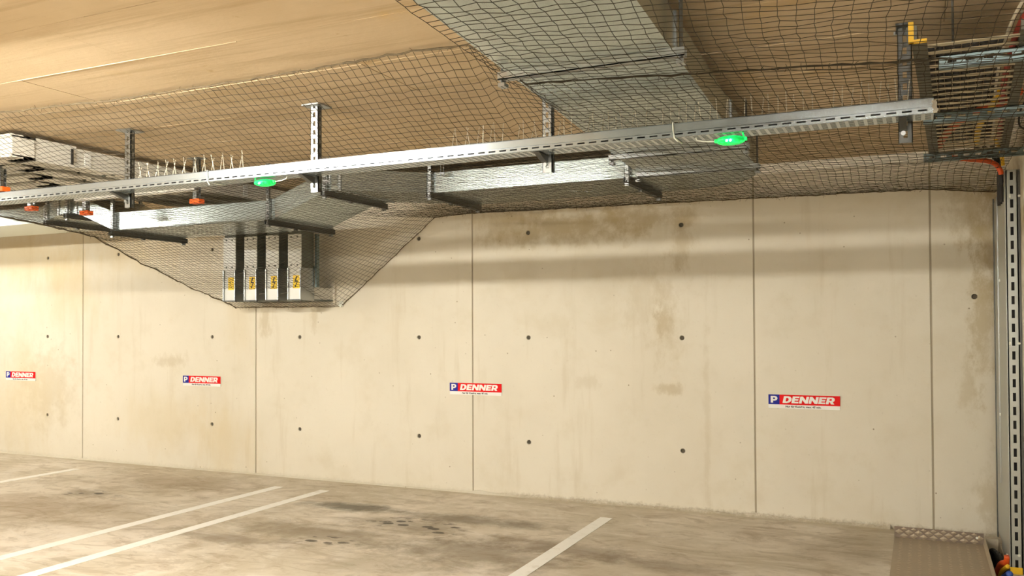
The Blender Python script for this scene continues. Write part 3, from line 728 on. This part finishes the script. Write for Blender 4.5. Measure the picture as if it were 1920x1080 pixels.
def ladder_strut(y, x0, x1, z, label):
    r = thing('ladder_support', ((x0+x1)/2, y, z), label, 'bracket', 'struts under the cable ladder')
    m = MB(); slotted(m, (x0, y, z+.022), (x1, y, z+.022), (0, 0, 1), (0, 1, 0), .044, .04, .03, .06); m.box(x0, x1, y, y+.04, z-.002, z+.001)
    m.build('strut', M['ladder'], r)
    for x in (x0+.05, x1-.08): MB().tube([(x, y+.02, z), (x, y+.02, H)], .005, 6).build('threaded_rod', M['darkstrut'], r)
ladder_strut(3.64, .07, .62, LZ-.048, 'blue grey strut under the near end of the cable ladder')
ladder_strut(4.62, .02, .545, LZ-.048, 'blue grey strut crossing the cable ladder behind the tray end')
ladder_strut(5.72, .025, .540, LZ-.048, 'blue grey strut at the wall end of the cable ladder')
def cab(name, pts, r, mat, label, group=None, n=8):
    # smooth the polyline (Catmull-Rom)
    P = [Vector(p) for p in pts]; out = []
    for i in range(len(P)-1):
        a, b_, c, d = P[max(i-1, 0)], P[i], P[i+1], P[min(i+2, len(P)-1)]
        for k in range(6):
            t_ = k/6; out.append(.5*((2*b_)+(c-a)*t_+(2*a-5*b_+4*c-d)*t_*t_+(3*b_-a-3*c+d)*t_**3))
    out.append(P[-1])
    tag(MB().tube(out, r, n).build(name, M[mat], smooth=True), label, 'cable', group)
cab('conduit', [(.11, 5.74, 2.54), (.13, 5.45, 2.542), (.19, 5.1, 2.542), (.28, 4.85, 2.542), (.37, 4.72, 2.542), (.42, 4.62, 2.56)], .020, 'cable_red', 'orange red conduit curving across the cable ladder rungs')
cab('conduit', [(.30, 5.70, 2.535), (.29, 5.3, 2.535), (.30, 5.0, 2.536), (.32, 4.75, 2.536), (.33, 4.5, 2.54)], .016, 'yellow', 'yellow conduit lying on the cable ladder')
cab('power_cable', [(.405, 5.6, 2.535), (.375, 5.0, 2.535), (.34, 4.4, 2.535), (.325, 3.9, 2.537), (.33, 3.45, 2.54), (.40, 3.0, 2.55), (.55, 2.6, 2.56)], .012, 'cable_dred', 'dark red cable along the wall side of the cable ladder')
cab('power_cable', [(.375, 5.6, 2.535), (.345, 5.0, 2.535), (.31, 4.4, 2.535), (.295, 3.9, 2.537), (.30, 3.4, 2.54), (.36, 3.0, 2.55), (.5, 2.6, 2.56)], .006, 'cable_white', 'thin pale cable beside the dark red cable on the ladder')
for k in range(9):  # dark cables added to darken the gaps between the rungs
    q = .03+k*.031
    cab('power_cable', [(q+.085, 5.8, 2.575), (q+.062, 5.2, 2.574+.003*(k % 3)), (q+.032, 4.4, 2.575), (q+.022, 4.1, 2.576), (q+.016, 3.80, 2.577)], .0145, 'cable_grey', 'added dark grey cable darkening the gaps above the cable ladder rungs', 'added dark cables along the cable ladder', 6)
cab('conduit', [(.17, 5.86, 2.488), (.26, 5.94, 2.484), (.36, 5.99, 2.475), (.415, 6.02, 2.455), (.440, 6.03, 2.42), (.447, 6.04, 2.395)], .015, 'cable_red', 'orange red conduit bending from the ladder down towards the riser')
cab('conduit', [(.39, 5.60, 2.53), (.425, 5.86, 2.52), (.445, 5.95, 2.49), (.452, 5.99, 2.46), (.455, 6.0, 2.44)], .011, 'yellow', 'yellow conduit bending down into the riser top')
cab('conduit', [(.545, 5.55, 2.66), (.50, 5.50, 2.62), (.465, 5.52, 2.585), (.45, 5.56, 2.54)], .014, 'cable_white', 'cream flexible conduit looping from the right wall to the ladder')
cab('power_cable', [(.547, 5.45, 2.70), (.505, 5.40, 2.66), (.49, 5.42, 2.60), (.50, 5.47, 2.56), (.547, 5.5, 2.545)], .005, 'cable_grey', 'thin black cable hooked on the right wall above the ladder')
for k in range(3):
    cab('power_cable', [(.30+.04*k, 5.75, 2.515), (.40+.02*k, 6.0, 2.50), (.452, 6.12+.09*k, 2.42), (.456, 6.15+.1*k, 2.24)], .010, 'cable_grey', 'dark grey cable dropping from the ladder into the riser', 'dark cables between ladder and riser')

# ------------------------------------------------------------------ riser on the right wall
rs = thing('cable_riser', (.5, 6.4, 0), 'tall grey sheet steel cable riser against the right wall', 'cable riser')
MB().box(.468, .4715, 6.62, 6.97, .06, 2.33).build('cover', M['riser'], rs)
MB().box(.466, .4695, 6.06, 6.615, .02, 2.33).build('cover', M['riser'], rs)
MB().box(.458, .470, 6.600, 6.625, .45, 2.33).build('cover_seam', M['strut'], rs)
MB().box(.462, .470, 6.955, 6.99, .02, 2.36).build('edge_strip', M['darkstrut'], rs)
m = MB(); slotted(m, (.502, 6.056, .0), (.502, 6.056, 2.42), (1, 0, 0), (0, 1, 0), .056, .05, .05, .083)
m.box(.4665, .470, 6.056, 6.11, 0, 2.42); m.build('slotted_side', M['riser'], rs)
MB().box(.478, .528, 6.09, 6.095, 0, 2.42).build('inner_web', M['black'], rs)
MB().box(.535, .546, 6.06, 6.99, 0, 2.42).build('back_sheet', M['darkstrut'], rs)
MB().box(.466, .532, 6.045, 6.058, 0.0, .04).build('end_cap', M['yellow'], rs, bevel=.003)
for (px, py) in ((1874, 525), (1875, 777), (1893, 367), (1893, 644), (1888, 1042)):
    p = onX(px, py, .463); MB().tube([(.460, p.y, p.z), (.468, p.y, p.z)], .012, 8).build('bolt', M['tie'], rs)
for (px, py) in ((1911, 367), (1911, 644), (1911, 1042)):
    p = onY(px, py, 6.05); MB().tube([(p.x, 6.05, p.z), (p.x, 6.057, p.z)], .008, 8).build('bolt', M['tie'], rs)
cab('conduit', [(.420, 6.45, -.12), (.425, 6.30, -.03), (.437, 6.20, .02), (.452, 6.12, .05), (.458, 6.10, .09)], .020, 'cable_red', 'orange red conduit end rising from the floor slot')
cab('conduit', [(.423, 6.35, -.12), (.432, 6.20, -.03), (.444, 6.12, .01), (.455, 6.06, .04)], .013, 'yellow', 'yellow conduit end rising from the floor slot')
cab('conduit', [(.426, 6.28, -.14), (.436, 6.12, -.05), (.448, 6.04, -.015), (.458, 5.98, .015)], .020, 'cable_blue', 'blue conduit end rising from the floor slot beside the yellow cap')
for k in range(4):
    cab('power_cable', [(.395+.017*k, 6.9, -.2), (.40+.015*k, 6.72-.04*k, -.04), (.42+.008*k, 6.6-.05*k, .0), (.44+.004*k, 6.5-.08*k, -.08), (.44, 6.2, -.2)], .013, 'black', 'black cable loop in the dark floor slot beside the checker plate', 'black cables in the floor slot')

# ------------------------------------------------------------------ checker plate ramp
rp = thing('checker_plate_cover', (.09, 6.2, 0), 'bent checker plate cover on the floor in the corner', 'plate')
x0, x1, y0, y1 = -.186, .366, 5.1, 6.735
m = MB(); m.box(x0, x1, y0, y1, .001, .007); m.build('base_plate', M['plate'], rp)
m = MB(); m.box(x0, x1, y1-.006, y1, .007, .082); m.build('upstand', M['platedark'], rp)
m = MB(); m.hexa([(x1-.005, y0, .001), (x1, y0, .001), (x1, y1, .001), (x1-.005, y1, .001), (x1+.002, y0, .045), (x1+.007, y0, .045), (x1+.007, y1, .06), (x1+.002, y1, .06)]); m.build('edge_lip', M['tread'], rp)
MB().tube([(.325, y1-.011, .05), (.325, y1-.006, .05)], .008, 8).build('bolt', M['tie'], rp)
m = MB(); nx, ny = 9, 18
for i in range(nx):
    for j in range(36):
        cx_, cy2 = x0+.045+i*.058, y0+.03+j*.045+(.022 if i % 2 else 0); a = .75 if (i+j) % 2 else -.75
        if cy2 > y1-.03: continue
        ux, uy = math.cos(a)*.017, math.sin(a)*.017; vx, vy = -math.sin(a)*.0055, math.cos(a)*.0055
        m.quadmesh([(cx_-ux, cy2-uy, .007), (cx_+vx, cy2+vy, .007), (cx_+ux, cy2+uy, .007), (cx_-vx, cy2-vy, .007), (cx_+vx*.3, cy2+vy*.3, .0095), (cx_-vx*.3, cy2-vy*.3, .0095)], [(0, 1, 4), (1, 2, 4), (2, 3, 5), (3, 0, 5), (0, 4, 5), (2, 5, 4)])
o = m.build('tread_pattern', M['tread'], rp); o['kind'] = 'stuff'
m = MB()
for i in range(9):
    cx_ = x0+.03+i*.062
    for (dx, dz, s_) in ((0, .048, 1), (.031, .022, 1), (.031, .068, .7)):
        if cx_+dx > x1-.02: continue
        rx_, rz_ = .026*s_, .018*s_; yy = y1-.006
        m.quadmesh([(cx_+dx-rx_, yy, dz), (cx_+dx, yy, dz+rz_), (cx_+dx+rx_, yy, dz), (cx_+dx, yy, dz-rz_), (cx_+dx, yy-.004, dz)], [(0, 1, 4), (1, 2, 4), (2, 3, 4), (3, 0, 4)])
o = m.build('diamond_pattern', M['plate'], rp); o['kind'] = 'stuff'

# ------------------------------------------------------------------ bird netting
def interp(x, tab):
    xs = [t_[0] for t_ in tab]; return np.array([np.interp(x, xs, [t_[k] for t_ in tab]) for k in range(1, len(tab[0]))])
front = [(-7.6, 3.34, 2.725), (-4.9, 3.33, 2.725), (-4.75, 3.31, 2.725), (-4.0, 3.39, 2.725), (-3.0, 3.41, 2.725), (-2.0, 3.37, 2.725), (-1.78, 3.38, 2.722), (-1.52, 3.22, 2.56), (-1.42, 3.16, 2.452), (-.77, 3.29, 2.446), (.06, 3.50, 2.446), (.6, 3.62, 2.446)]
mid = [(-7.6, 4.03, 2.435), (-5.0, 4.03, 2.435), (.6, 4.03, 2.435)]
under = [(-7.6, 5.25, 2.40), (-6.9, 5.35, 2.36), (-6.4, 5.5, 2.25), (-4.6, 5.5, 2.245), (-4.1, 5.6, 2.36), (-3.6, 5.7, 2.43), (.6, 5.7, 2.44)]
wl = [onY(445, 577, W-.01), onY(640, 575, W-.01), onY(815, 408, W-.01), onY(885, 400, W-.01), onY(1413, 372, W-.01), onY(1742, 355, W-.01), onY(1868, 360, W-.01)]
wall_e = [(-7.6, W-.01, 1.74)]+[(p.x, W-.01, p.z) for p in wl]+[(.6, W-.01, wl[-1].z)]
CELL = .046
def net_strands(node, nu, nv, rad, keep=None, jitter=.006):
    """node(i,j)->xyz grid; builds the twine mesh"""
    G = np.array([[node(i, j) for j in range(nv)] for i in range(nu)])
    G += rng.normal(0, jitter*.35, G.shape)
    K = np.ones((nu, nv), bool) if keep is None else np.array([[keep(i, j, G[i, j]) for j in range(nv)] for i in range(nu)])
    V = []; Fs = []
    def strand(pts):
        if len(pts) < 2: return
        pts = np.array(pts); d = np.gradient(pts, axis=0); d /= np.linalg.norm(d, axis=1)[:, None]+1e-9
        ref = np.array([0, 0, 1.0]); a = np.cross(d, ref); la = np.linalg.norm(a, axis=1)
        a[la < .1] = np.cross(d[la < .1], [1.0, 0, 0]); a /= np.linalg.norm(a, axis=1)[:, None]+1e-9; b_ = np.cross(d, a)
        k = sum(len(v) for v in V); n_ = len(pts)
        ring = np.stack([pts+rad*(a*math.cos(q)+b_*math.sin(q)) for q in (0, 2.094, 4.189)], 1).reshape(-1, 3)
        V.append(ring)
        i = np.arange(n_-1)
        for j in range(3):
            Fs.append(np.stack([k+3*i+j, k+3*i+(j+1) % 3, k+3*i+3+(j+1) % 3, k+3*i+3+j], 1))
    def runs(line, kk):
        cur = []
        for p, q in zip(line, kk):
            if q: cur.append(p)
            else:
                strand(cur); cur = []
        strand(cur)
    for i in range(nu): runs(G[i], K[i])
    for j in range(nv): runs(G[:, j], K[:, j])
    V = np.concatenate(V); Fs = np.concatenate(Fs)
    return V, Fs, G, K
def net_object(name, V, Fs, parent):
    c = (V.min(0)+V.max(0))/2; me = bpy.data.meshes.new(name)
    me.vertices.add(len(V)); me.vertices.foreach_set('co', (V-c).ravel())
    me.loops.add(len(Fs)*4); me.loops.foreach_set('vertex_index', Fs.ravel().astype(np.int32))
    me.polygons.add(len(Fs)); me.polygons.foreach_set('loop_start', np.arange(0, len(Fs)*4, 4, dtype=np.int32))
    me.update(calc_edges=True); me.validate(); me.materials.append(M['net'])
    o = link(name, me, c, parent); o['kind'] = 'stuff'; return o
NU = int((.53+7.2)/CELL); NV = 84
def main_node(i, j):
    X = -7.2+i*CELL; t_ = j/(NV-1)
    P = [interp(X, front), interp(X, mid), interp(X, under), interp(X, wall_e)]
    d = [np.linalg.norm(P[k+1]-P[k]) for k in range(3)]; s_ = t_*sum(d)
    for k in range(3):
        if s_ <= d[k] or k == 2:
            f_ = min(1, s_/d[k]); q = P[k]+(P[k+1]-P[k])*f_; sag = ((.03 if X < -1.8 else .006), .02, .03)[k]*4*f_*(1-f_)*(.6+.4*math.sin(X*2.3+k)); break
        s_ -= d[k]
    wob = .008*math.sin(X*5.1+t_*9)*math.sin(math.pi*t_)
    return (X+.015*math.sin(t_*14+X*1.7)*math.sin(math.pi*t_), q[0], q[1]-sag*(.9)+wob)
left_edge = [(3.0, -6.62), (5.0, -6.60), (5.6, -6.54), (6.4, -6.46), (W, -6.36)]
def keep_main(i, j, p): return p[0] >= np.interp(p[1], [a for a, _ in left_edge], [c for _, c in left_edge])-.02
V, Fs, G, K = net_strands(main_node, NU, NV, .0014, keep_main)
bn = thing('bird_net', (-3.3, 5.2, 1.7), 'dark bird netting stretched below the ducts from ceiling to back wall', 'net')
net_object('netting', V, Fs, bn)
def rope(pts, r, name, parent, fuzz=.006, mat='rope'):
    m = MB(); P = [Vector(p)+Vector((0, 0, random.uniform(-.003, .003))) for p in pts]; m.tube(P, [r*random.uniform(.7, 1.5) for _ in P], 6)
    for p in P:
        for q in range(2):
            if random.random() < .55:
                d = Vector((random.uniform(-1, 1), random.uniform(-.6, .6), random.uniform(-1, 1)))*.022; m.tube([p, p+d*.6, p+d+Vector((0, 0, -.004))], .0011, 3)
    return m.build(name, M[mat], parent)
rope([G[i, 0] for i in range(NU) if G[i, 0][0] < -1.70], .0042, 'edge_rope', bn)
rope([G[i, 0] for i in range(NU) if G[i, 0][0] > -1.46], .0036, 'seam_rope', bn, .006, 'net')
rope([G[i, NV-1]-np.array([0, .004, 0]) for i in range(NU) if K[i, NV-1]], .0032, 'edge_rope', bn, .003)
le = []
for j in range(NV):
    ii = [i for i in range(NU) if K[i, j]]
    if ii and ii[0] > 0: le.append(G[ii[0], j])
rope(le, .0055, 'edge_rope', bn)
# near sheet in front of the seam, wrapped round the trunk duct
NU2, NV2 = int(2.15/.052), int(2.3/.05)
def near_node(i, j):
    s_ = i*.052     # distance from the duct's left lower edge
    t_ = j/(NV2-1); X0 = -1.46+.0
    base = interp(max(-1.45, -1.45+max(0, s_)), front); y1 = base[0]; yy = y1+(1.15-y1)*t_
    xl_ = -1.41-(yy-2.34)*.0845+.03
    if s_ < 0: X = xl_-.004; z = 2.47-s_
    else: X = xl_+s_; z = 2.452-.015*math.sin(math.pi*t_)-.02*max(0, min(1, (s_-.7)/.4))
    return (X+.008*math.sin(yy*6), yy+.012*math.sin(X*6), z+.006*math.sin(X*4+yy*7))
V2, F2, G2, K2 = net_strands(near_node, NU2, NV2, .0013)
bn2 = thing('bird_net', (-.5, 2.3, 2.42), 'second bird net sheet wrapped under the trunk duct and laced to the seam', 'net')
net_object('netting', V2, F2, bn2)
# small white anchor where the net meets the wall
p = onY(641, 570, W)
m = MB()
for a in (.4, 1.2, 2.3): m.tube([(p.x-.03*math.cos(a), W-.012, p.z-.03*math.sin(a)), (p.x+.03*math.cos(a), W-.012, p.z+.03*math.sin(a))], .009, 6)
tag(m.build('net_anchor', M['tie']), 'small white anchor fixing the net corner to the wall', 'anchor')
